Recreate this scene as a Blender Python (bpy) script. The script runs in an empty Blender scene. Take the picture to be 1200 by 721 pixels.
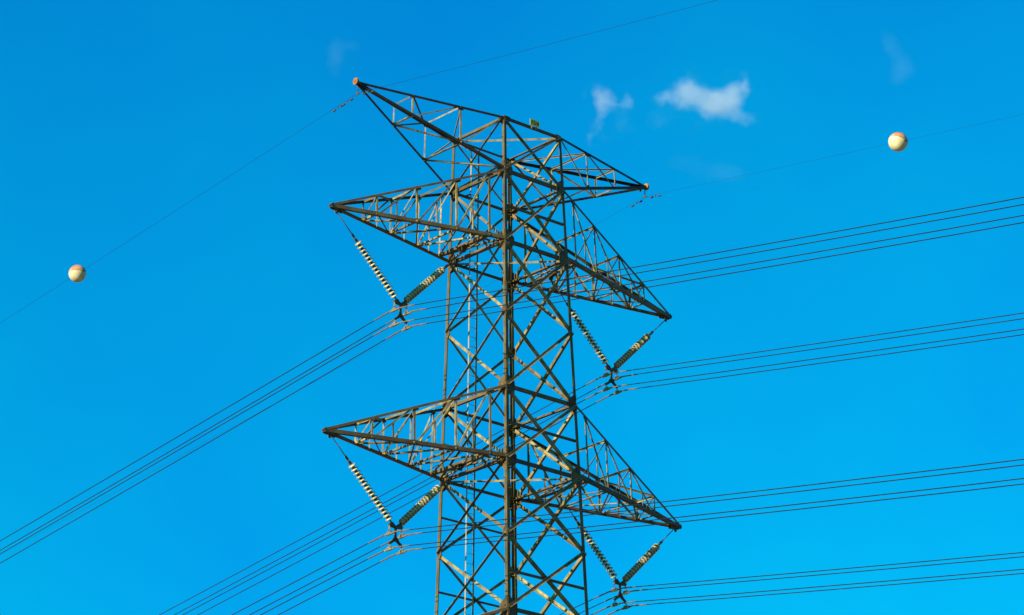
import bpy, math, random
from mathutils import Vector, Matrix, Quaternion

random.seed(7)
SC = bpy.context.scene
COL = SC.collection
R = math.radians

# ------------------------------------------------------------------ camera
EYE = 1.7
cam_d = bpy.data.cameras.new('camera')
cam = bpy.data.objects.new('camera', cam_d)
COL.objects.link(cam)
rx = Vector((-0.74032828, 0.6721751, -0.00972969))
ux = Vector((0.23610161, 0.27353734, 0.9324341))
fx = Vector((-0.62942042, -0.68801014, 0.36120905))
cam.matrix_world = Matrix(((rx.x, ux.x, -fx.x, 79.61224),
                           (rx.y, ux.y, -fx.y, 87.22519),
                           (rx.z, ux.z, -fx.z, EYE),
                           (0, 0, 0, 1)))
cam_d.sensor_width = 36
cam_d.sensor_fit = 'HORIZONTAL'
cam_d.lens = 3780.078 / 1200 * 36
cam_d.clip_start = 0.5
cam_d.clip_end = 9000
SC.camera = cam

# ------------------------------------------------------------------ sky and sun
BLUE_GAIN, GREEN_GAIN = 2.10, 0.98
SUN_AZ, SUN_EL = -0.5, 17.0          # azimuth counted from +X towards +Y
world = bpy.data.worlds.new('World')
SC.world = world
world.use_nodes = True
wn = world.node_tree
bg = next(n for n in wn.nodes if n.type == 'BACKGROUND')
sky = wn.nodes.new('ShaderNodeTexSky')
sky.sky_type = 'NISHITA'
sky.sun_disc = False
sky.sun_elevation = R(SUN_EL)
sky.sun_rotation = R(90 - SUN_AZ)
sky.air_density = 1.0
sky.dust_density = 0.6
sky.ozone_density = 2.0
tint = wn.nodes.new('ShaderNodeMix')     # deep polarised blue of the photograph's sky
tint.data_type = 'RGBA'
tint.blend_type = 'MULTIPLY'
tint.inputs[0].default_value = 1.0
tint.inputs[7].default_value = (0.003, 1.0, 1.0, 1)
wn.links.new(sky.outputs[0], tint.inputs[6])
sep = wn.nodes.new('ShaderNodeSeparateColor')
cmb = wn.nodes.new('ShaderNodeCombineColor')
wn.links.new(tint.outputs[2], sep.inputs[0])
wn.links.new(sep.outputs[0], cmb.inputs[0])
bpw = wn.nodes.new('ShaderNodeMath'); bpw.operation = 'POWER'; bpw.inputs[1].default_value = 0.70
bmu = wn.nodes.new('ShaderNodeMath'); bmu.operation = 'MULTIPLY'; bmu.inputs[1].default_value = BLUE_GAIN
wn.links.new(sep.outputs[2], bpw.inputs[0])
wn.links.new(bpw.outputs[0], bmu.inputs[0])
wn.links.new(bmu.outputs[0], cmb.inputs[2])
# a very thin uneven veil high in the air
wtc = wn.nodes.new('ShaderNodeTexCoord')
wno = wn.nodes.new('ShaderNodeTexNoise')
wno.inputs['Scale'].default_value = 7.0
wno.inputs['Detail'].default_value = 4
wn.links.new(wtc.outputs['Generated'], wno.inputs['Vector'])
wmr = wn.nodes.new('ShaderNodeMapRange')
wmr.inputs[1].default_value = 0.3; wmr.inputs[2].default_value = 0.7
wmr.inputs[3].default_value = 0.885; wmr.inputs[4].default_value = 1.12
wn.links.new(wno.outputs['Fac'], wmr.inputs[0])
gmu = wn.nodes.new('ShaderNodeMath'); gmu.operation = 'MULTIPLY'
gpw = wn.nodes.new('ShaderNodeMath'); gpw.operation = 'POWER'; gpw.inputs[1].default_value = 1.0
gga = wn.nodes.new('ShaderNodeMath'); gga.operation = 'MULTIPLY'; gga.inputs[1].default_value = GREEN_GAIN
wn.links.new(sep.outputs[1], gpw.inputs[0]); wn.links.new(gpw.outputs[0], gga.inputs[0])
wn.links.new(gga.outputs[0], gmu.inputs[0]); wn.links.new(wmr.outputs[0], gmu.inputs[1])
wn.links.new(gmu.outputs[0], cmb.inputs[1])
wn.links.new(cmb.outputs[0], bg.inputs[0])
bg.inputs[1].default_value = 0.075

sd = bpy.data.lights.new('sun', 'SUN')
sd.energy = 5.0
sd.angle = R(0.5)
sd.color = (1.0, 0.84, 0.52)
sun = bpy.data.objects.new('sun', sd)
COL.objects.link(sun)
sdir = Vector((math.cos(R(SUN_EL)) * math.cos(R(SUN_AZ)), math.cos(R(SUN_EL)) * math.sin(R(SUN_AZ)), math.sin(R(SUN_EL))))
sun.rotation_euler = sdir.to_track_quat('Z', 'Y').to_euler()
sun.location = sdir * 120

SC.view_settings.view_transform = 'Standard'
SC.view_settings.look = 'None'
SC.view_settings.gamma = 1
SC.view_settings.exposure = 1.0
SC.view_settings.use_curve_mapping = False
SC.render.engine = 'CYCLES'
SC.render.filter_size = 1.2
SC.cycles.use_denoising = True
SC.cycles.volume_step_rate = 1.0
SC.cycles.volume_max_steps = 128
SC.cycles.max_bounces = 8
SC.cycles.volume_bounces = 6
SC.cycles.sample_clamp_indirect = 2.0
SC.cycles.sample_clamp_direct = 6.0

# ------------------------------------------------------------------ materials
def new_mat(name):
    m = bpy.data.materials.new(name)
    m.use_nodes = True
    nt = m.node_tree
    return m, nt, next(n for n in nt.nodes if n.type == 'BSDF_PRINCIPLED')

def mixed(name, c1, c2, scale, rough=0.6, metal=0.0, lo=0.4, hi=0.65, rnd=0.25, c3=None, bump=0.0, spec=0.2, vary=0.0):
    """base colour: noise between two or three tones, each object a little lighter or darker than the next"""
    m, nt, b = new_mat(name)
    N = nt.nodes.new
    L = nt.links.new
    tc = N('ShaderNodeTexCoord')
    no = N('ShaderNodeTexNoise')
    no.inputs['Scale'].default_value = scale
    no.inputs['Detail'].default_value = 5
    L(tc.outputs['Object'], no.inputs['Vector'])
    rp = N('ShaderNodeValToRGB')
    rp.color_ramp.elements[0].position = lo
    rp.color_ramp.elements[0].color = (*c1, 1)
    rp.color_ramp.elements[1].position = hi
    rp.color_ramp.elements[1].color = (*c2, 1)
    if c3:
        e = rp.color_ramp.elements.new(min(0.98, hi + 0.12))
        e.color = (*c3, 1)
    L(no.outputs['Fac'], rp.inputs[0])
    oi = N('ShaderNodeObjectInfo')
    mr = N('ShaderNodeMapRange')
    mr.inputs[3].default_value = 1 - rnd
    mr.inputs[4].default_value = 1 + rnd
    L(oi.outputs['Random'], mr.inputs[0])
    hs = N('ShaderNodeHueSaturation')
    L(mr.outputs[0], hs.inputs['Value'])
    if vary:
        m1 = N('ShaderNodeMath'); m1.operation = 'MULTIPLY'; m1.inputs[1].default_value = 7.31
        m2 = N('ShaderNodeMath'); m2.operation = 'FRACT'
        L(oi.outputs['Random'], m1.inputs[0]); L(m1.outputs[0], m2.inputs[0])
        m3 = N('ShaderNodeMapRange'); m3.inputs[1].default_value = .55; m3.inputs[2].default_value = 1.0
        m3.inputs[3].default_value = 0; m3.inputs[4].default_value = vary
        L(m2.outputs[0], m3.inputs[0])
        n2 = N('ShaderNodeTexNoise'); n2.inputs['Scale'].default_value = 7.0; n2.inputs['Detail'].default_value = 6
        mp = N('ShaderNodeMapping'); mp.inputs['Scale'].default_value = (1, 1, .22)     # runs down the bars like rain streaks
        L(tc.outputs['Object'], mp.inputs[0]); L(mp.outputs[0], n2.inputs['Vector'])
        st = N('ShaderNodeMapRange'); st.inputs[1].default_value = .48; st.inputs[2].default_value = .72
        st.inputs[3].default_value = 0; st.inputs[4].default_value = .75
        L(n2.outputs['Fac'], st.inputs[0])
        mx = N('ShaderNodeMath'); mx.operation = 'MAXIMUM'; L(m3.outputs[0], mx.inputs[0]); L(st.outputs[0], mx.inputs[1])
        mc = N('ShaderNodeMix'); mc.data_type = 'RGBA'
        L(mx.outputs[0], mc.inputs[0]); L(rp.outputs[0], mc.inputs[6]); mc.inputs[7].default_value = (.085, .052, .020, 1)
        L(mc.outputs[2], hs.inputs['Color'])
    else:
        L(rp.outputs[0], hs.inputs['Color'])
    L(hs.outputs[0], b.inputs['Base Color'])
    b.inputs['Roughness'].default_value = rough
    b.inputs['Metallic'].default_value = metal
    b.inputs['Specular IOR Level'].default_value = spec
    if bump:
        bp = N('ShaderNodeBump')
        bp.inputs['Strength'].default_value = bump
        bp.inputs['Distance'].default_value = 0.004
        L(no.outputs['Fac'], bp.inputs['Height'])
        L(bp.outputs[0], b.inputs['Normal'])
    return m

M = {}
M['steel'] = mixed('weathered_galvanised_steel', (0.10, 0.078, 0.033), (0.235, 0.20, 0.098), 2.6, 0.6, 0.0, 0.36, 0.6, 0.4, (0.13, 0.065, 0.024), vary=.8)
M['leg'] = mixed('weathered_leg_steel', (0.050, 0.039, 0.016), (0.108, 0.087, 0.038), 1.6, 0.6, 0.0, 0.36, 0.62, 0.12, (0.075, 0.037, 0.016), vary=.5)
M['chord'] = mixed('dull_brown_steel', (0.068, 0.046, 0.024), (0.112, 0.084, 0.044), 2.0, 0.6, 0.0, 0.38, 0.62, 0.22, (0.085, 0.04, 0.018), vary=.4)
M['dark'] = mixed('dark_steel', (0.014, 0.011, 0.009), (0.026, 0.021, 0.017), 1.8, 0.6, 0.0, 0.38, 0.62, 0.2)  # darker steel tone for the chords of the top arms
M['plate'] = mixed('rusty_plate_steel', (0.045, 0.028, 0.015), (0.10, 0.07, 0.036), 5.0, 0.7, 0.0, 0.35, 0.62, 0.25, (0.07, 0.03, 0.012))
M['ladder'] = mixed('sunlit_rail_steel', (0.24, 0.20, 0.125), (0.32, 0.275, 0.18), 3.0, 0.5, 0.0, rnd=0.08)  # paler tone paints sunlight onto one ladder rail
M['disc'] = mixed('glazed_insulator', (0.20, 0.155, 0.08), (0.42, 0.37, 0.235), 9.0, 0.3, 0.0, rnd=0.16, spec=0.4)
M['iron'] = mixed('dark_iron', (0.03, 0.026, 0.024), (0.065, 0.05, 0.04), 12.0, 0.6, 0.0, rnd=0.15)
M['clamp'] = mixed('cast_clamp_metal', (0.11, 0.085, 0.05), (0.24, 0.19, 0.12), 20.0, 0.45, 0.0, rnd=0.15)
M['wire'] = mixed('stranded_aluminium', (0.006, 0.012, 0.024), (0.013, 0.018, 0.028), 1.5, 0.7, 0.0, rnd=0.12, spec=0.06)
M['armour'] = mixed('armour_rod_metal', (0.09, 0.06, 0.032), (0.16, 0.11, 0.058), 4.0, 0.5, 0.0, rnd=0.12)
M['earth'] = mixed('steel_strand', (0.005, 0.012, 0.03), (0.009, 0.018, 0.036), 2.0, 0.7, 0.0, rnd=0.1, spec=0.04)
M['orange'] = mixed('faded_orange_paint', (0.21, 0.085, 0.018), (0.28, 0.14, 0.04), 6.0, 0.6, 0.0, rnd=0.06)
M['red'] = mixed('faded_red_plastic', (0.38, 0.14, 0.07), (0.47, 0.25, 0.15), 4.0, 0.45, 0.0, rnd=0.06)
M['white'] = mixed('white_plastic', (0.50, 0.42, 0.26), (0.58, 0.53, 0.39), 4.0, 0.4, 0.0, rnd=0.03)
M['yellow'] = mixed('yellow_sign_paint', (0.72, 0.44, 0.03), (0.80, 0.52, 0.05), 6.0, 0.6, 0.0, rnd=0.03)
M['black'] = mixed('black_letters', (0.03, 0.025, 0.02), (0.06, 0.04, 0.03), 8.0, 0.7, 0.0, rnd=0.03)
M['grass'] = mixed('dry_grass_and_soil', (0.16, 0.13, 0.06), (0.28, 0.20, 0.11), 0.15, 0.9, 0.0, rnd=0.0)  # unseen ground, toned warm to bounce light up onto the shaded steel
M['concrete'] = mixed('concrete', (0.28, 0.27, 0.25), (0.38, 0.36, 0.33), 3.0, 0.85, 0.0, rnd=0.05)

# ------------------------------------------------------------------ mesh builder
class MB:
    def __init__(s):
        s.v, s.f, s.smooth = [], [], set()

    def add(s, vs, fs, smooth=False):
        o = len(s.v)
        s.v += [tuple(v) for v in vs]
        for f in fs:
            if smooth:
                s.smooth.add(len(s.f))
            s.f.append(tuple(i + o for i in f))

    def angle(s, p0, p1, a, b, w, t=None, w2=None):
        """rolled steel angle: heel on the line p0-p1, one flange along a, the other along b"""
        p0, p1 = Vector(p0), Vector(p1)
        ax = (p1 - p0).normalized()
        a = Vector(a); a = (a - ax * a.dot(ax)).normalized()
        b = Vector(b); b = (b - ax * b.dot(ax)).normalized()
        t = t or max(0.008, w * 0.1)
        w2 = w2 or w
        pr = [(0, 0), (w, 0), (w, t), (t, t), (t, w2), (0, w2)]
        vs = [p0 + a * x + b * y for x, y in pr] + [p1 + a * x + b * y for x, y in pr]
        fs = [(i, (i + 1) % 6, 6 + (i + 1) % 6, 6 + i) for i in range(6)]
        fs += [(0, 3, 2, 1), (0, 5, 4, 3), (6, 7, 8, 9), (6, 9, 10, 11)]
        if a.cross(b).dot(ax) < 0:
            fs = [tuple(reversed(f)) for f in fs]
        fs = [tuple(reversed(f)) for f in fs[:6]] + fs[6:] if False else fs
        s.add(vs, fs)

    def slab(s, c, a, b, n, pts, t):
        """flat plate: outline pts in the (a, b) plane round c, thickness t along n"""
        c, a, b, n = Vector(c), Vector(a), Vector(b), Vector(n)
        k = len(pts)
        vs = [c + a * x + b * y for x, y in pts] + [c + a * x + b * y + n * t for x, y in pts]
        fs = [tuple(range(k - 1, -1, -1)), tuple(range(k, 2 * k))]
        fs += [(i, (i + 1) % k, k + (i + 1) % k, k + i) for i in range(k)]
        s.add(vs, fs)

    def tube(s, pts, r, n=8, caps=True):
        pts = [Vector(p) for p in pts]
        rs = r if isinstance(r, (list, tuple)) else [r] * len(pts)
        vs, fs = [], []
        ref = Vector((0, 0, 1))
        if abs((pts[-1] - pts[0]).normalized().z) > 0.9:
            ref = Vector((1, 0, 0))
        for i, p in enumerate(pts):
            d = (pts[min(i + 1, len(pts) - 1)] - pts[max(i - 1, 0)]).normalized()
            e1 = d.cross(ref).normalized(); e2 = d.cross(e1)
            for k in range(n):
                an = 2 * math.pi * k / n
                vs.append(p + (e1 * math.cos(an) + e2 * math.sin(an)) * rs[i])
        for i in range(len(pts) - 1):
            for k in range(n):
                fs.append((i * n + k, i * n + (k + 1) % n, (i + 1) * n + (k + 1) % n, (i + 1) * n + k))
        s.add(vs, fs, True)
        if caps:
            o = len(s.v) - len(vs)
            s.f.append(tuple(o + k for k in range(n - 1, -1, -1)))
            s.f.append(tuple(o + (len(pts) - 1) * n + k for k in range(n)))

    def lathe(s, c, d, prof, n=20, smooth=True):
        """profile (radius, height) turned round the axis d through c"""
        c, d = Vector(c), Vector(d).normalized()
        e1 = d.orthogonal().normalized(); e2 = d.cross(e1)
        vs, fs = [], []
        for r, h in prof:
            for k in range(n):
                an = 2 * math.pi * k / n
                vs.append(c + d * h + (e1 * math.cos(an) + e2 * math.sin(an)) * r)
        for i in range(len(prof) - 1):
            for k in range(n):
                fs.append((i * n + k, i * n + (k + 1) % n, (i + 1) * n + (k + 1) % n, (i + 1) * n + k))
        s.add(vs, fs, smooth)

    def build(s, name, mat, parent=None, loc=(0, 0, 0)):
        me = bpy.data.meshes.new(name)
        me.from_pydata(s.v, [], s.f)
        me.materials.append(mat)
        for i in s.smooth:
            me.polygons[i].use_smooth = True
        me.update()
        o = bpy.data.objects.new(name, me)
        COL.objects.link(o)
        o.location = loc
        if parent:
            o.parent = parent
        return o

def tag(o, label=None, cat=None, group=None, kind=None):
    if label: o['label'] = label
    if cat: o['category'] = cat
    if group: o['group'] = group
    if kind: o['kind'] = kind
    return o

def empty(name, loc=(0, 0, 0), rz=0.0):
    o = bpy.data.objects.new(name, None)
    COL.objects.link(o)
    o.location = loc
    o.rotation_euler = (0, 0, rz)
    o.empty_display_size = 0.5
    return o

def copy_tree(o, parent=None):
    c = o.copy()
    COL.objects.link(c)
    if parent:
        c.parent = parent
    for ch in list(o.children):
        copy_tree(ch, c)
    return c

# ------------------------------------------------------------------ ground
g = MB()
G = 2500
g.add([(-G, -G, 0), (G, -G, 0), (G, G, 0), (-G, G, 0)], [(0, 1, 2, 3)])
tag(g.build('ground', M['grass']), kind='structure')

# ------------------------------------------------------------------ tower
Z = dict(z3=54.70, z2t=52.42, z2b=49.40, zm=46.41, z1t=43.32, z1b=40.37, z0m=37.41, z0t=34.45, z0b=31.50)
WAIST = 28.0
def hw(z):
    w = 1.675 + 0.02695 * (49.41 - max(z, WAIST))
    return w + max(0, WAIST - z) * 0.12
def corner(sx, sy, z):
    w = hw(z)
    return Vector((sx * w, sy * w, z))

tower = empty('lattice_tower', (0, 0, 0))
tag(tower, 'tall square steel lattice pylon with long pointed crossarms, weathered brown grey', 'pylon')

# legs: heavy corner angles, with bolts for climbing on the nearest one
for sx, sy in ((1, 1), (1, -1), (-1, 1), (-1, -1)):
    m = MB()
    for z0, z1, w in ((0, WAIST, 0.16), (WAIST, Z['z1b'], 0.15), (Z['z1b'], Z['z2b'], 0.135), (Z['z2b'], Z['z3'] + 0.06, 0.12)):
        m.angle(corner(sx, sy, z0), corner(sx, sy, z1), (-sx, 0, 0), (0, -sy, 0), w, 0.024)
    for zz in (Z['zm'] + 0.9, Z['z1b'] - 0.8, Z['z1t'] + 0.9):        # splice plates with bolts
        c = corner(sx, sy, zz)
        m.slab(c + Vector((sx * 0.003, -sy * 0.04, 0)), (0, -sy, 0), (0, 0, 1), (sx, 0, 0), [(0, -.3), (.085, -.3), (.085, .3), (0, .3)], 0.014)
        m.slab(c + Vector((-sx * 0.04, sy * 0.003, 0)), (-sx, 0, 0), (0, 0, 1), (0, sy, 0), [(0, -.3), (.085, -.3), (.085, .3), (0, .3)], 0.014)
    leg = m.build('leg', M['leg'], tower)
    if (sx, sy) == (1, 1):
        z = 32.0
        k = 0
        while z < Z['z3'] - 0.3:
            st = MB()
            c = corner(1, 1, z)
            if k % 2:
                st.tube([c + Vector((-0.09, -0.01, 0)), c + Vector((-0.09, 0.17, 0))], 0.011, 6)
            else:
                st.tube([c + Vector((-0.01, -0.09, 0)), c + Vector((0.17, -0.09, 0))], 0.011, 6)
            st.build('step_bolt', M['leg'], leg)
            z += 0.42; k += 1
    if True:
        ft = MB()
        c = corner(sx, sy, 0)
        ft.lathe((c.x, c.y, -0.4), (0, 0, 1), [(0.0, 0), (0.7, 0), (0.7, 0.62), (0.5, 0.8), (0, 0.8)], 16, False)
        ft.build('footing', M['concrete'], leg)

FACES = [((1, 1), (1, -1), Vector((1, 0, 0))), ((1, 1), (-1, 1), Vector((0, 1, 0))),
         ((-1, 1), (-1, -1), Vector((-1, 0, 0))), ((1, -1), (-1, -1), Vector((0, -1, 0)))]

def face_member(name, p0, p1, n, w, mode, mat='steel', inset=0.07, parent=None):
    """one angle lying in a face with outward normal n; mode 'out' on the outside, 'in' or 'ring' inside"""
    p0, p1 = Vector(p0), Vector(p1)
    ax = (p1 - p0).normalized()
    p0 = p0 + ax * inset; p1 = p1 - ax * inset
    a = ax.cross(n)
    if a.z < 0:
        a = -a
    if mode == 'out':
        off, b = n * 0.016, n
    elif mode == 'in':
        off, b = n * -0.038, -n
    else:
        off, b = n * -0.051, -n
    m = MB()
    m.angle(p0 + off - a * w * 0.5, p1 + off - a * w * 0.5, a, b, w)
    return m.build(name, M[mat], parent or tower)

panels = [('z3', 'z2t', .085), ('z2t', 'z2b', .10), ('z2b', 'zm', .11), ('zm', 'z1t', .11), ('z1t', 'z1b', .11),
          ('z1b', 'z0m', .118), ('z0m', 'z0t', .118), ('z0t', 'z0b', .118)]
panels = [(Z[a], Z[b], w) for a, b, w in panels] + [(Z['z0b'], 25.0, .15), (25.0, 15.0, .16), (15.0, 0.6, .18)]
for fi, (ca, cb, n) in enumerate(FACES):
    for zt, zb, w in panels:
        nn = (n + Vector((0, 0, 0.027 if zb > 27 else 0.12))).normalized()
        face_member('brace', corner(*ca, zt), corner(*cb, zb), nn, w, 'out' if fi % 2 == 0 else 'in')
        face_member('brace', corner(*cb, zt), corner(*ca, zb), nn, w, 'in' if fi % 2 == 0 else 'out')
    for k in ('z3', 'z2t', 'z2b', 'z1t', 'z1b', 'z0t', 'z0b'):
        face_member('horizontal_strut', corner(*ca, Z[k]), corner(*cb, Z[k]), n, 0.13 if k != 'z3' else 0.10, 'ring', 'chord')
# horizontals through the middle of some panels, on the two faces across the line
mids = {1: ('z2t', 'z1t', 'z0m'), 3: ('z2t', 'z1t', 'z1b', 'z0m')}
below = dict(z2t='z2b', z1t='z1b', z1b='z0m', z0m='z0t')
for fi, ks in mids.items():
    ca, cb, n = FACES[fi]
    for k in ks:
        zz = (Z[k] + Z[below[k]]) / 2
        face_member('horizontal_strut', corner(*ca, zz), corner(*cb, zz), n, 0.09, 'ring', 'chord')
# plan bracing from corner to corner
for k in ('z3', 'z2b', 'z1b', 'z0b'):
    for (a, b), dz in ((((1, -1), (-1, 1)), -0.02), (((1, 1), (-1, -1)), -0.12)):
        if k == 'z3' and dz < -0.05:
            continue
        m = MB()
        p0, p1 = corner(*a, Z[k] + dz), corner(*b, Z[k] + dz)
        ax = (p1 - p0).normalized()
        m.angle(p0 + ax * .15, p1 - ax * .15, (-ax.y, ax.x, 0), (0, 0, -1), 0.08)
        m.build('plan_brace', M['steel'], tower)

def bolts(m, c, a, b, n, spots):
    for x, y in spots:
        p = Vector(c) + Vector(a) * x + Vector(b) * y
        m.lathe(p, n, [(0, 0.022), (0.021, 0.022), (0.021, -0.002)], 6, False)

# gusset plates at the nodes, two to a leg
for k, sz in (('z3', .8), ('z2t', 1.05), ('z2b', 1.2), ('zm', .6), ('z1t', 1.1), ('z1b', 1.25), ('z0m', .62), ('z0t', 1.15), ('z0b', 1.2)):
    for sx in (1, -1):
        for sy in (1, -1):
            c = corner(sx, sy, Z[k])
            for fx_ in (True, False):
                n = Vector((sx, 0, 0)) if fx_ else Vector((0, sy, 0))
                a = Vector((0, -sy, 0)) if fx_ else Vector((-sx, 0, 0))
                b = Vector((0, 0, 1))
                m = MB()
                h = 0.36 * sz
                pts = [(0.02, -h), (0.13, -h), (0.40 * sz, -h * .35), (0.40 * sz, h * .35), (0.13, h), (0.02, h)]
                if k == 'z3':
                    pts = [(0.02, -h), (0.13, -h), (0.40 * sz, -h * .3), (0.40 * sz, 0.05), (0.02, 0.05)]
                m.slab(c + n * 0.003, a, b, n, pts, 0.011)
                if sz > 0.7:
                    bolts(m, c + n * 0.013, a, b, n, [(.07, -.2 * sz), (.07, -.1 * sz), (.07, .02), (.15, -.2 * sz), (.15, .1 * sz if k != 'z3' else -.1), (.15, -.02)])
                m.build('gusset_plate', M['plate'], tower)

# ---- crossarms
def lerp(a, b, t):
    return a + (b - a) * t

def crossarm(sx, zt, zb, ext, ztip, fr, wc, wt, wp, conductor):
    arm = empty('crossarm')
    arm.parent = tower
    tipc = Vector((sx * ext, 0, ztip))
    cds = {}
    for sy in (1, -1):
        cds['T', sy] = (tipc + Vector((0, sy * .05, .06)), corner(sx, sy, zt))
        cds['B', sy] = (tipc + Vector((0, sy * .05, -.07)), corner(sx, sy, zb))
    def P(c, sy, t):
        return lerp(*cds[c, sy], t)
    for (c, sy), (p, q) in cds.items():
        other = cds[c, -sy][1] - q
        vert = cds['B' if c == 'T' else 'T', sy][1] - q
        m = MB()
        w = wc if c == 'B' else wt
        m.angle(p, q, other, vert, w)
        m.build('chord', M['chord' if conductor else 'dark'], arm)
    def web(name, p, q, n, w, off, mat='steel'):
        p, q = Vector(p), Vector(q)
        ax = (q - p).normalized()
        a = ax.cross(n)
        if a.x * sx > 0:
            a = -a
        m = MB()
        m.angle(p - n * off - a * w * .5, q - n * off - a * w * .5, a, -n, w, 0.008)
        m.build(name, M[mat], arm)
    frs = list(fr) + [1.0]
    for sy in (1, -1):
        n = (cds['B', sy][1] - tipc).cross(cds['T', sy][1] - tipc).normalized()
        if n.y * sy < 0:
            n = -n
        for i, t in enumerate(fr):
            web('post', P('T', sy, t), P('B', sy, t), n, wp, .026)
        for i in range(len(fr)):
            if i + 1 < len(frs):
                if frs[i + 1] == 1.0 and conductor:
                    continue
                web('diagonal', P('T', sy, frs[i + 1]), P('B', sy, frs[i]), n, wp * .95, .036)
    nt = (cds['T', 1][1] - tipc).cross(cds['T', -1][1] - tipc).normalized()
    nt = nt if nt.z > 0 else -nt
    nb = (cds['B', 1][1] - tipc).cross(cds['B', -1][1] - tipc).normalized()
    nb = nb if nb.z < 0 else -nb
    for i, t in enumerate(fr):
        last = conductor and i == len(fr) - 1
        if not last:
            web('lacing', P('T', 1, t), P('T', -1, t), nt, wp, .022)
        web('lacing', P('B', 1, t), P('B', -1, t), nb, wp * (1.8 if last else 1.0), .022, 'chord' if last else 'steel')
        web('lacing', P('B', -1, t), P('B', 1, frs[i + 1]), nb, wp * .9, .034)
        if conductor:
            web('lacing', P('B', 1, t), P('B', -1, frs[i + 1]), nb, wp * .75, .046)
            # frame diagonal across the arm, and short redundant bars to the middle of each lower chord panel
            if i < 3:
                fx1 = Vector((sx, 0, 0))
                web('frame_diagonal', P('B', -1, t) + Vector((0, .03, .05)), P('T', 1, t) - Vector((0, .03, .05)), fx1, wp * .75, .0)
            for sy in (1, -1):
                n = (cds['B', sy][1] - tipc).cross(cds['T', sy][1] - tipc).normalized()
                n = n if n.y * sy > 0 else -n
                if i + 1 < len(frs) - 1:
                    mid = lerp(P('T', sy, frs[i + 1]), P('B', sy, t), .5)
                    web('redundant_bar', mid, P('B', sy, (t + frs[i + 1]) / 2), n, wp * .7, .046)
        if not conductor or i == 0:
            web('lacing', P('T', 1, t), P('T', -1, frs[i + 1]), nt, wp * .9, .034)
    # small plates where the web meets the chords
    for sy in (1, -1):
        n = (cds['B', sy][1] - tipc).cross(cds['T', sy][1] - tipc).normalized()
        if n.y * sy < 0:
            n = -n
        for c in ('T', 'B'):
            ax = (cds[c, sy][1] - cds[c, sy][0]).normalized()
            up = Vector((0, 0, -1 if c == 'T' else 1))
            up = (up - ax * up.dot(ax)).normalized()
            for t in fr[1:]:
                m = MB()
                m.slab(P(c, sy, t) - n * .025, ax, up, n, [(-.14, .0), (.14, .0), (.11, .17), (-.11, .17)], .009)
                m.build('node_plate', M['plate'], arm)
    # the nose: two cheek plates, bolts, and the hanger lug
    m = MB()
    for sy in (1, -1):
        m.slab(tipc + Vector((-sx * .30, sy * .062, 0)), (sx, 0, 0), (0, 0, 1), (0, sy, 0),
               [(-.30, -.17), (.28, -.10), (.33, 0), (.28, .09), (-.30, .14)] if conductor else [(.04, -.07), (.30, -.06), (.34, 0), (.30, .06), (.04, .07)], .014)
        if not conductor:
            continue
        bolts(m, tipc + Vector((-sx * .3, sy * .076, 0)), (sx, 0, 0), (0, 0, 1), (0, sy, 0), [(-.15, .08), (-.15, -.08), (.05, .07), (.05, -.07), (.25, 0)])
    m.slab(tipc + Vector((-sx * .28, -.012, -.12)), (sx, 0, 0), (0, 0, 1), (0, 1, 0), [(-.09, .05), (.09, .05), (.05, -.14), (-.05, -.14)], .024)
    m.build('end_plate', M['plate'], arm)
    if conductor:   # plate under the beam near the tower, which carries the inner insulator string
        c = (P('B', 1, fr[-1]) + P('B', -1, fr[-1])) / 2
        m = MB()
        m.slab(c + Vector((-.16, -.2, .01)), (1, 0, 0), (0, 1, 0), (0, 0, 1), [(0, 0), (.32, 0), (.32, .4), (0, .4)], .02)
        m.slab(c + Vector((0, -.014, .0)), (1, 0, 0), (0, 0, 1), (0, 1, 0), [(-.14, .0), (.14, .0), (.09, -.2), (-.06, -.2)], .028)
        m.build('hanger_plate', M['plate'], arm)
    return arm

FRC = (.26, .49, .72, .913)
for sx in (1, -1):
    crossarm(sx, Z['z2t'], Z['z2b'], 9.03, 49.30, FRC, .145, .095, .07, True)
    crossarm(sx, Z['z1t'], Z['z1b'], 9.24, 40.30, FRC, .15, .10, .072, True)
    crossarm(sx, Z['z0t'], Z['z0b'], 9.45, 31.42, FRC, .15, .10, .072, True)
EXT3, ZT3 = 7.74, 54.76
for sx in (1, -1):
    arm = crossarm(sx, Z['z3'], Z['z2t'], EXT3, ZT3, (.37, .70), .105, .105, .06, False)
    # round orange end plate on the nose
    m = MB()
    c = Vector((sx * (EXT3 + .10), 0, ZT3 + .05))
    m.lathe(c, (1, 0, 0), [(0, -.05), (.08, -.05), (.135, -.04), (.145, -.03), (.145, -.012), (.05, -.002), (.05, .012), (.145, .022), (.145, .04), (.135, .05), (.05, .055), (.045, .075), (0, .075)], 24, False)
    m.tube([c + Vector((-sx * .16, 0, -.02)), c], .03, 8)
    m.build('round_end_plate', M['orange'], arm)

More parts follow.
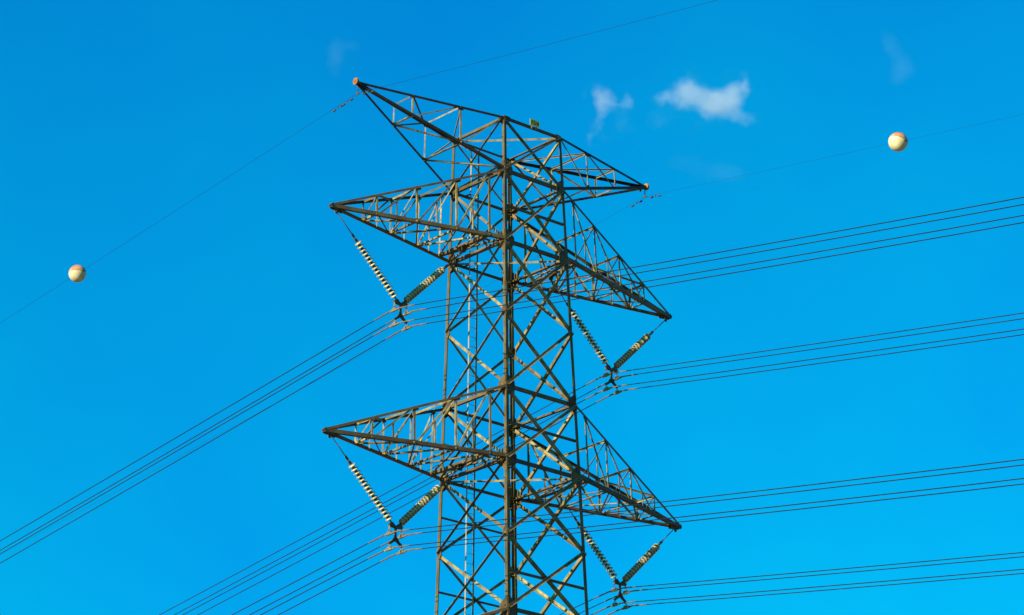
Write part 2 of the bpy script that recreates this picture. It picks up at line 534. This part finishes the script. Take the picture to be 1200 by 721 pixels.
# ---- ladder inside the back face
lad = empty('ladder')
lad.parent = tower
def lad_p(x, z):
    return Vector((x, -hw(z) + .40, z))
for x, wdt in ((0.92, .06), (0.49, .045)):
    m = MB()
    for z0, z1 in ((20.0, WAIST), (WAIST, 54.4)):
        m.angle(lad_p(x, z0), lad_p(x, z1), (0, 1, 0), (-1 if x > .6 else 1, 0, 0), wdt, .008)
    m.build('rail', M['ladder'] if x > .6 else M['steel'], lad)  # sun-facing rail coloured lighter, the other left in plain steel
rung = MB()
rung.tube([(0.50, 0, 0), (0.91, 0, 0)], .011, 6)
first = None
z = 28.4
while z < 54.3:
    p = lad_p(0, z)
    if first is None:
        first = rung.build('rung', M['steel'], lad, (0, p.y + .03, z))
    else:
        c = first.copy()
        COL.objects.link(c)
        c.location = (0, p.y + .03, z)
    z += .40
for zz in (52.4, 49.4, 43.3, 40.4, 34.4):
    m = MB()
    for x in (.92, .49):
        m = MB()
        m.angle((x, -hw(zz) + .01, zz), (x, -hw(zz) + .40, zz), (0, 0, 1), (-1, 0, 0), .05, .008)
        m.build('ladder_bracket', M['steel'], lad)

# ---- yellow number plate on the top edge of the face towards the camera
sp = MB()
ys = hw(54.85) + .03
sp.slab((.165, ys, 54.74), (-1, 0, 0), (0, 0, 1), (0, 1, 0), [(0, 0), (.50, 0), (.50, .27), (0, .27)], .01)
plate = sp.build('number_plate', M['yellow'], tower)
tag(plate, 'small yellow plate with worn dark characters')
lt = MB()
for x0, x1, y0, y1 in ((.07, .10, .06, .21), (.10, .15, .18, .21), (.10, .15, .115, .14), (.20, .23, .06, .21), (.23, .28, .06, .09), (.23, .28, .18, .21), (.28, .30, .06, .15), (.35, .38, .06, .21), (.38, .43, .11, .14), (.42, .45, .06, .21)):
    lt.slab((.165, ys + .012, 54.74), (-1, 0, 0), (0, 0, 1), (0, 1, 0), [(x0, y0), (x1, y0), (x1, y1), (x0, y1)], .003)
lt.build('lettering', M['black'], plate)
mb = MB()
for x in (.04, -.22):
    mb.angle((x, ys - .06, 54.62), (x, ys - .06, 54.96), (1, 0, 0), (0, 1, 0), .04, .006)
mb.build('plate_bracket', M['steel'], plate)

# ------------------------------------------------------------------ V insulator strings
def make_v():
    root = empty('insulator_string')
    for sgn, att in ((1, Vector((3.18, 0, 2.93))), (-1, Vector((-3.24, 0, 3.02)))):
        y0 = Vector((sgn * .17, 0, .10))
        d = (att - y0).normalized()
        body = MB()
        body.tube([y0 - d * .1, y0 + d * .16], .028, 8)
        body.tube([y0 + d * .1, y0 + d * 2.80], .022, 8)
        top = y0 + d * 2.80
        body.lathe(top - d * .03, d, [(0, 0), (.055, 0), (.05, .1), (.03, .16), (0, .16)], 12)
        body.tube([top + d * .1, att], .019, 8)
        body.slab(top + d * .2 - Vector((0, .012, 0)), d, Vector((-d.z, 0, d.x)), (0, 1, 0), [(-.09, -.05), (.09, -.05), (.13, 0), (.09, .05), (-.09, .05)], .024)
        body.lathe(att - d * .05, d, [(0, 0), (.04, 0), (.04, .09), (0, .09)], 10)
        s = body.build('string', M['iron'], root)
        disc = MB()
        disc.lathe((0, 0, 0), (0, 0, 1), [(.030, -.045), (.055, -.02), (.075, -.008), (.085, -.026), (.105, -.004), (.120, -.028), (.138, -.022), (.148, .0), (.146, .018), (.125, .038), (.088, .056), (.060, .064), (.040, .066)], 24)
        q = d.to_track_quat('Z', 'Y')
        for k in range(16):
            dd = disc.build('disc', M['disc'], s) if k == 0 else dd0.copy()
            if k == 0:
                dd0 = dd
            else:
                COL.objects.link(dd)
            dd.location = y0 + d * (.20 + .163 * k)
            dd.rotation_mode = 'QUATERNION'
            dd.rotation_quaternion = Quaternion((random.uniform(-1, 1), random.uniform(-1, 1), 0.1), R(random.uniform(0, 2.5))) @ q
        cm = MB()
        for k in range(16):
            cm.lathe(y0 + d * (.20 + .163 * k), d, [(.064, .060), (.062, .085), (.052, .112), (.030, .118)], 14)
        cm.build('cap', M['iron'], s)
    yk = MB()
    Y = (0, 1, 0)
    yk.slab((0, -.045, 0), (1, 0, 0), (0, 0, 1), Y, [(-.34, .03), (-.30, -.04), (-.09, -.06), (.09, -.06), (.30, -.04), (.34, .03), (.22, .14), (.15, .14), (.05, .04), (-.05, .04), (-.15, .14), (-.22, .14)], .03)
    yk.slab((0, .015, 0), (1, 0, 0), (0, 0, 1), Y, [(-.34, .03), (-.30, -.04), (-.09, -.06), (.09, -.06), (.30, -.04), (.34, .03), (.22, .14), (.15, .14), (.05, .04), (-.05, .04), (-.15, .14), (-.22, .14)], .03)
    yk.slab((0, -.012, 0), (1, 0, 0), (0, 0, 1), Y, [(-.065, 0), (.065, 0), (.05, -.30), (.07, -.52), (-.07, -.52), (-.05, -.30)], .024)
    yk.build('yoke_plate', M['plate'], root)
    lk = MB()
    lk.slab((0, -.034, 0), (1, 0, 0), (0, 0, 1), Y, [(-.07, -.42), (.07, -.42), (.17, -.56), (.34, -.69), (.30, -.76), (.13, -.64), (0, -.56), (-.13, -.64), (-.30, -.76), (-.34, -.69), (-.17, -.56)], .02)
    lk.slab((0, .014, 0), (1, 0, 0), (0, 0, 1), Y, [(-.07, -.42), (.07, -.42), (.17, -.56), (.34, -.69), (.30, -.76), (.13, -.64), (0, -.56), (-.13, -.64), (-.30, -.76), (-.34, -.69), (-.17, -.56)], .02)
    lk.build('lower_yoke_plate', M['plate'], root)
    for x, zt, zc in ((.3, 0, -.31), (-.3, 0, -.31), (.3, -.72, -.91), (-.3, -.72, -.91)):
        h = MB()
        h.tube([(x, 0, zt + .02), (x, .035, (zt + zc) / 2 + .03), (x, .075, zc + .03)], .014, 6)
        h.tube([(x, 0, zt + .02), (x, -.035, (zt + zc) / 2 + .03), (x, -.075, zc + .03)], .014, 6)
        hg = h.build('hanger', M['clamp'], root)
        c = MB()
        # boat-shaped clamp: trough under the cable, keeper over it, U-bolts
        secs = [(-.27, .026, .0), (-.17, .042, -.018), (0, .056, -.034), (.17, .042, -.018), (.27, .026, .0)]
        vs, fs = [], []
        for y, w_, dz in secs:
            vs += [(x - w_, y, zc + .012 - abs(y) * .1), (x + w_, y, zc + .012 - abs(y) * .1), (x + w_ * .7, y, zc - .035 + dz - abs(y) * .06), (x - w_ * .7, y, zc - .035 + dz - abs(y) * .06)]
        for i in range(4):
            for k in range(4):
                fs.append((i * 4 + k, i * 4 + (k + 1) % 4, i * 4 + 4 + (k + 1) % 4, i * 4 + 4 + k))
        fs += [(0, 3, 2, 1), (16, 17, 18, 19)]
        c.add(vs, fs)
        c.slab((x - .042, -.11, zc + .018), (1, 0, 0), (0, 1, 0), (0, 0, 1), [(0, 0), (.084, 0), (.084, .22), (0, .22)], .035)
        for y in (-.06, .06):
            for dx in (-.03, .03):
                c.tube([(x + dx, y, zc - .08), (x + dx, y, zc + .07)], .009, 6)
        c.build('suspension_clamp', M['clamp'], hg)
    return root

VZ = {'upper': (5.56, 46.19), 'lower': (5.77, 37.29)}
SPOTS = [(1, 'upper', 'left'), (1, 'lower', 'left'), (-1, 'upper', 'right'), (-1, 'lower', 'right')]
vproto = make_v()
for i, (sx, lev, side) in enumerate(SPOTS):
    v = vproto if i == 0 else copy_tree(vproto)
    x, z = VZ[lev]
    v.location = (sx * x, 0, z)
    v.rotation_euler = (0, 0, 0 if sx > 0 else math.pi)
    looks = {('left', 'upper'): 'V of cream ribbed insulators under upper left crossarm, below the topmost pointed arm',
             ('left', 'lower'): 'V of cream ribbed insulators under the lower left crossarm of the pylon',
             ('right', 'upper'): 'V of shaded green grey ribbed insulators under the upper right crossarm',
             ('right', 'lower'): 'V of shaded green grey ribbed insulators under the lower right crossarm'}[side, lev]
    tag(v, looks, 'insulator', 'V insulator strings under the crossarms')

# ------------------------------------------------------------------ conductors, four to a bundle
SAG = {(1, 'upper'): (.1785, .00024, .1193, .00012), (1, 'lower'): (.1655, .00022, .1215, .00012),
       (-1, 'upper'): (.1735, .00022, .1237, .00012), (-1, 'lower'): (.1625, .00022, .1205, .00012)}
def wire_pts(x, z, s, L=230, soft=.35):
    ap, bp, am, bm = s
    ys = [-L, -170, -120, -90, -65, -48, -36, -27, -20, -14, -9, -5, -2.5, -1.2, -.6, -.3, -.15, 0, .15, .3, .6, 1.2, 2.5, 5, 9, 14, 20, 27, 36, 48, 60, 72, 84, 95, 120, 170, L]
    out = []
    for y in ys:
        a, b = (ap, bp) if y > 0 else (am, bm)
        e = math.sqrt(y * y + soft * soft) - soft
        out.append((x, y, z - a * e + b * y * y))
    return out
for sx, lev, side in SPOTS:
    x, z = VZ[lev]
    for dz, pos in ((-.31, 'upper'), (-.91, 'lower')):
        for dx, io in ((.3, 'outer'), (-.3, 'inner')):
            s = SAG[sx, lev]
            pts = wire_pts(0, 0, s)
            m = MB()
            m.tube(pts, .0175, 8)
            w = m.build('conductor_wire', M['wire'], None, (sx * (x + dx), 0, z + dz))
            tag(w, f'{pos} {io} cable of the four held by the {lev} {side} insulator V', 'cable', 'four-cable bundles of the line')
            ar = MB()
            sub = [p for p in pts if abs(p[1]) <= 1.3]
            ar.tube(sub, [.026] + [.029] * (len(sub) - 2) + [.026], 8)
            ar.build('armour_rod', M['armour'], w)

# ------------------------------------------------------------------ earth wires on the top arms
SE = {1: (.1755, .00028, .1035, .0001), -1: (.1605, .0002, .1035, .0001)}
def on_wire(sx, y):
    ap, bp, am, bm = SE[sx]
    a, b = (ap, bp) if y > 0 else (am, bm)
    e = math.sqrt(y * y + .2 * .2) - .2
    return -a * e + b * y * y
EWZ = 54.32
for sx, side in ((1, 'left'), (-1, 'right')):
    m = MB()
    m.tube([(0, p[1], on_wire(sx, p[1])) for p in wire_pts(0, 0, SE[sx])], .0055 if sx > 0 else .0036, 6)
    w = m.build('earth_wire', M['earth'], None, (sx * EXT3, 0, EWZ))
    tag(w, f'thin single earth wire hung from the topmost {side} arm tip, carrying one marker ball', 'cable', 'earth wires')
    h = MB()
    h.tube([(-sx * .0, 0, .40), (0, 0, .30), (0, 0, .06)], .02, 6)
    h.slab((-.012, -.12, -.03), (0, 1, 0), (0, 0, 1), (1, 0, 0), [(0, 0), (.24, 0), (.20, .07), (.14, .11), (.10, .11), (.04, .07)], .03)
    h.build('hanger_clamp', M['iron'], w)
    for y in ((-.62, -1.2, .62) if sx > 0 else (-.5, .62)):
        d = MB()
        zc = on_wire(sx, y)
        sl = (on_wire(sx, y + .1) - on_wire(sx, y - .1)) / .2
        d.tube([(0, y - .24, zc - .09 - .24 * sl), (0, y, zc - .085), (0, y + .24, zc - .09 + .24 * sl)], .008, 6)
        d.tube([(0, y, zc + .02), (0, y, zc - .1)], .02, 6)
        for q in (-1, 1):
            d.lathe((0, y + q * .24, zc - .095 + q * .24 * sl), (0, q, q * sl), [(0, -.07), (.035, -.07), (.04, -.02), (.038, .05), (.02, .09), (0, .09)], 12)
        d.build('vibration_damper', M['iron'], w)

# ------------------------------------------------------------------ marker balls
def ball(sx, y, label, scale=1.0, roll=0.0):
    c = (sx * EXT3, y, EWZ + on_wire(sx, y))
    root = empty('marker_ball', c)
    r = .375 * scale
    sl = (on_wire(sx, y + .5) - on_wire(sx, y - .5))
    root.rotation_euler = (math.atan(sl), R(roll), 0)
    for up, nm, mat in ((1, 'upper_half', 'red'), (-1, 'lower_half', 'white')):
        m = MB()
        prof = [(r * math.cos(a), r * math.sin(a)) for a in [i * math.pi / 2 / 14 for i in range(15)]]
        prof = [(r * 1.018, .002), (r * 1.018, .010), (r * .999, .013)] + [p for p in prof if p[1] > .03]
        m.lathe((0, 0, 0), (0, 0, up), [(p, q) for p, q in prof], 40)
        half = m.build(nm, M[mat], root)
    cl = MB()
    for q in (1, -1):
        cl.lathe((0, q * (r - .03), 0), (0, q, 0), [(.055, 0), (.055, .06), (.035, .075), (.03, .14), (0.0, .14)], 12)
    cl.build('wire_clamp', M['iron'], root)
    tag(root, label, 'marker ball', 'aerial marker balls on the earth wires')
ball(1, -18.52, 'cream marker ball with wider red cap, lower down on the wire left of pylon')
ball(-1, 13.78, 'cream marker ball with smaller red cap, higher up right of the clouds', 1.0, -22.0)

# ------------------------------------------------------------------ clouds: small fair-weather shreds far behind
def cloud(name, label, centre, lobes, dens, seed, freq=0.045, group=None):
    """lobes: (right, up, depth, radius, stretch-right, stretch-up, weight) in metres round the centre, seen from the south-west field"""
    m, nt, b = new_mat('cloud_vapour')
    nt.nodes.remove(b)
    N = nt.nodes.new; L = nt.links.new
    out = next(n for n in nt.nodes if n.type == 'OUTPUT_MATERIAL')
    tc = N('ShaderNodeTexCoord')
    nz = N('ShaderNodeTexNoise')
    nz.noise_dimensions = '4D'
    nz.inputs['W'].default_value = seed
    nz.inputs['Scale'].default_value = freq
    nz.inputs['Detail'].default_value = 4
    nz.inputs['Roughness'].default_value = .55
    L(tc.outputs['Object'], nz.inputs['Vector'])
    # bend the coordinates so that the lobes fray, coarsely and finely
    n2 = N('ShaderNodeTexNoise'); n2.noise_dimensions = '4D'
    n2.inputs['W'].default_value = seed + 3.1; n2.inputs['Scale'].default_value = freq * 2.2; n2.inputs['Detail'].default_value = 5
    L(tc.outputs['Object'], n2.inputs['Vector'])
    wv = N('ShaderNodeVectorMath'); wv.operation = 'MULTIPLY_ADD'
    sb = N('ShaderNodeVectorMath'); sb.operation = 'SUBTRACT'
    L(n2.outputs['Color'], sb.inputs[0]); sb.inputs[1].default_value = (.5, .5, .5)
    L(sb.outputs[0], wv.inputs[0]); wv.inputs[1].default_value = (17, 17, 17); L(tc.outputs['Object'], wv.inputs[2])
    total = None
    lo = Vector((1e9,) * 3); hi = -lo
    for (r_, u_, d_, rad, sr, su, wt) in lobes:
        mp = N('ShaderNodeMapping'); mp.vector_type = 'TEXTURE'
        mp.inputs['Location'].default_value = (r_, u_, d_)
        mp.inputs['Scale'].default_value = (rad * sr, rad * su, rad)
        L(wv.outputs[0], mp.inputs[0])
        ln = N('ShaderNodeVectorMath'); ln.operation = 'LENGTH'
        L(mp.outputs[0], ln.inputs[0])
        ms = N('ShaderNodeMapRange'); ms.interpolation_type = 'SMOOTHSTEP'
        ms.inputs[1].default_value = 1.35; ms.inputs[2].default_value = 0.0
        ms.inputs[3].default_value = 0; ms.inputs[4].default_value = wt
        L(ln.outputs['Value'], ms.inputs[0])
        if total is None:
            total = ms.outputs[0]
        else:
            ad = N('ShaderNodeMath'); ad.operation = 'ADD'
            L(total, ad.inputs[0]); L(ms.outputs[0], ad.inputs[1]); total = ad.outputs[0]
        e = Vector((rad * sr, rad * su, rad)) * 1.35 + Vector((5, 5, 5))
        c = Vector((r_, u_, d_))
        for k in range(3):
            lo[k] = min(lo[k], c[k] - e[k]); hi[k] = max(hi[k], c[k] + e[k])
    # fray the edge with the noise, then scale
    fa = N('ShaderNodeMath'); fa.operation = 'MULTIPLY_ADD'
    L(nz.outputs['Fac'], fa.inputs[0]); fa.inputs[1].default_value = 1.3; fa.inputs[2].default_value = -.65
    fs_ = N('ShaderNodeMath'); fs_.operation = 'ADD'; L(total, fs_.inputs[0]); L(fa.outputs[0], fs_.inputs[1])
    mu = N('ShaderNodeMapRange'); mu.interpolation_type = 'SMOOTHSTEP'
    mu.inputs[1].default_value = .08; mu.inputs[2].default_value = 1.35
    mu.inputs[3].default_value = 0; mu.inputs[4].default_value = 1
    L(fs_.outputs[0], mu.inputs[0])
    m2 = N('ShaderNodeMath'); m2.operation = 'MULTIPLY'; L(mu.outputs[0], m2.inputs[0]); m2.inputs[1].default_value = dens
    pv = N('ShaderNodeVolumePrincipled')
    pv.inputs['Color'].default_value = (.96, .97, 1, 1)
    pv.inputs['Anisotropy'].default_value = 0.0
    L(m2.outputs[0], pv.inputs['Density'])
    L(pv.outputs[0], out.inputs['Volume'])
    # body: a closed rounded hull round the lobes
    mb_ = MB()
    cc = (lo + hi) / 2; hh = (hi - lo) / 2
    nu, nv = 24, 14
    vs = [(cc.x, cc.y, cc.z - hh.z)]; fs = []
    def sq(v, p=.55):
        return math.copysign(abs(v) ** p, v)
    for i in range(1, nv):
        th = -math.pi / 2 + math.pi * i / nv
        for k in range(nu):
            ph = 2 * math.pi * k / nu
            vs.append((cc.x + hh.x * sq(math.cos(th)) * sq(math.cos(ph)), cc.y + hh.y * sq(math.cos(th)) * sq(math.sin(ph)), cc.z + hh.z * sq(math.sin(th))))
    vs.append((cc.x, cc.y, cc.z + hh.z))
    for k in range(nu):
        fs.append((0, 1 + (k + 1) % nu, 1 + k))
        fs.append((len(vs) - 1, 1 + (nv - 2) * nu + k, 1 + (nv - 2) * nu + (k + 1) % nu))
    for i in range(nv - 2):
        for k in range(nu):
            fs.append((1 + i * nu + k, 1 + i * nu + (k + 1) % nu, 1 + (i + 1) * nu + (k + 1) % nu, 1 + (i + 1) * nu + k))
    mb_.add(vs, fs)
    o = mb_.build(name, m, None, centre)
    # local X to the right along the cloud band, local Y upward, local Z back towards the viewer
    o.rotation_euler = Matrix(((rx.x, ux.x, -fx.x), (rx.y, ux.y, -fx.y), (rx.z, ux.z, -fx.z))).to_euler()
    tag(o, label, 'cloud', group)
    return o

K = 0.688      # metres of cloud per pixel of the 1200-wide photograph at this range
def lob(px, py, rad, sr=1.0, su=1.0, wt=1.0, d=0.0, c=(825, 122)):
    return ((px - c[0]) * K, -(py - c[1]) * K, d, rad * K, sr, su, wt)
cloud('cloud', 'widest white cloud puff, two-lobed, right of the pylon top', (-1626.3, -1546.6, 1086.5 + EYE),
      [lob(782, 114, 14, 1.2, .7, .8), lob(803, 108, 18, 1.1, .9, 1.0, 4), lob(820, 118, 22, 1.2, .9, 1.1),
       lob(846, 124, 22, 1.2, .95, 1.25, -3), lob(862, 110, 17, .95, 1.1, 1.1), lob(874, 100, 9, .6, 1.2, .9), lob(868, 138, 15, 1.2, .7, .8), lob(790, 122, 12, 1.2, .8, .5)], .024, 1.3, group='small clouds')
cB = (712, 135)
cloud('cloud', 'narrow wispy white cloud trailing downward, just above the right top arm', (-1573.6, -1603.6, 1080.6 + EYE),
      [lob(707, 118, 17, .85, 1.15, 1.0, 0, cB), lob(702, 140, 14, .75, 1.2, .8, 0, cB), lob(693, 160, 11, .55, 1.5, .6, 0, cB), lob(735, 117, 11, .8, 1.1, .65, 0, cB), lob(722, 124, 10, 1.2, .6, .35, 0, cB)], .023, 4.7, group='small clouds')
cC = (395, 68)
cloud('cloud', 'faint cloud shred above the left top arm tip', (-1398.4, -1733.2, 1123.1 + EYE),
      [lob(392, 68, 20, .7, 1.2, 1, 0, cC), lob(410, 52, 16, 1.3, .7, .6, 0, cC)], .0018, 8.1, group='small clouds')
cD = (1050, 72)
cloud('cloud', 'faint cloud shred high above the marker ball', (-1721.3, -1424.2, 1110.1 + EYE),
      [lob(1055, 82, 22, .9, .9, 1, 0, cD), lob(1044, 55, 18, .8, 1.2, .8, 0, cD)], .0018, 2.9, group='small clouds')
cE = (845, 205)
cloud('cloud', 'faint broad cloud shred below the widest cloud', (-1651.3, -1554.2, 1034.2 + EYE),
      [lob(840, 204, 26, 1.5, .6, 1, 0, cE), lob(800, 190, 22, 1.6, .7, .7, 0, cE)], .0011, 6.2, group='small clouds')
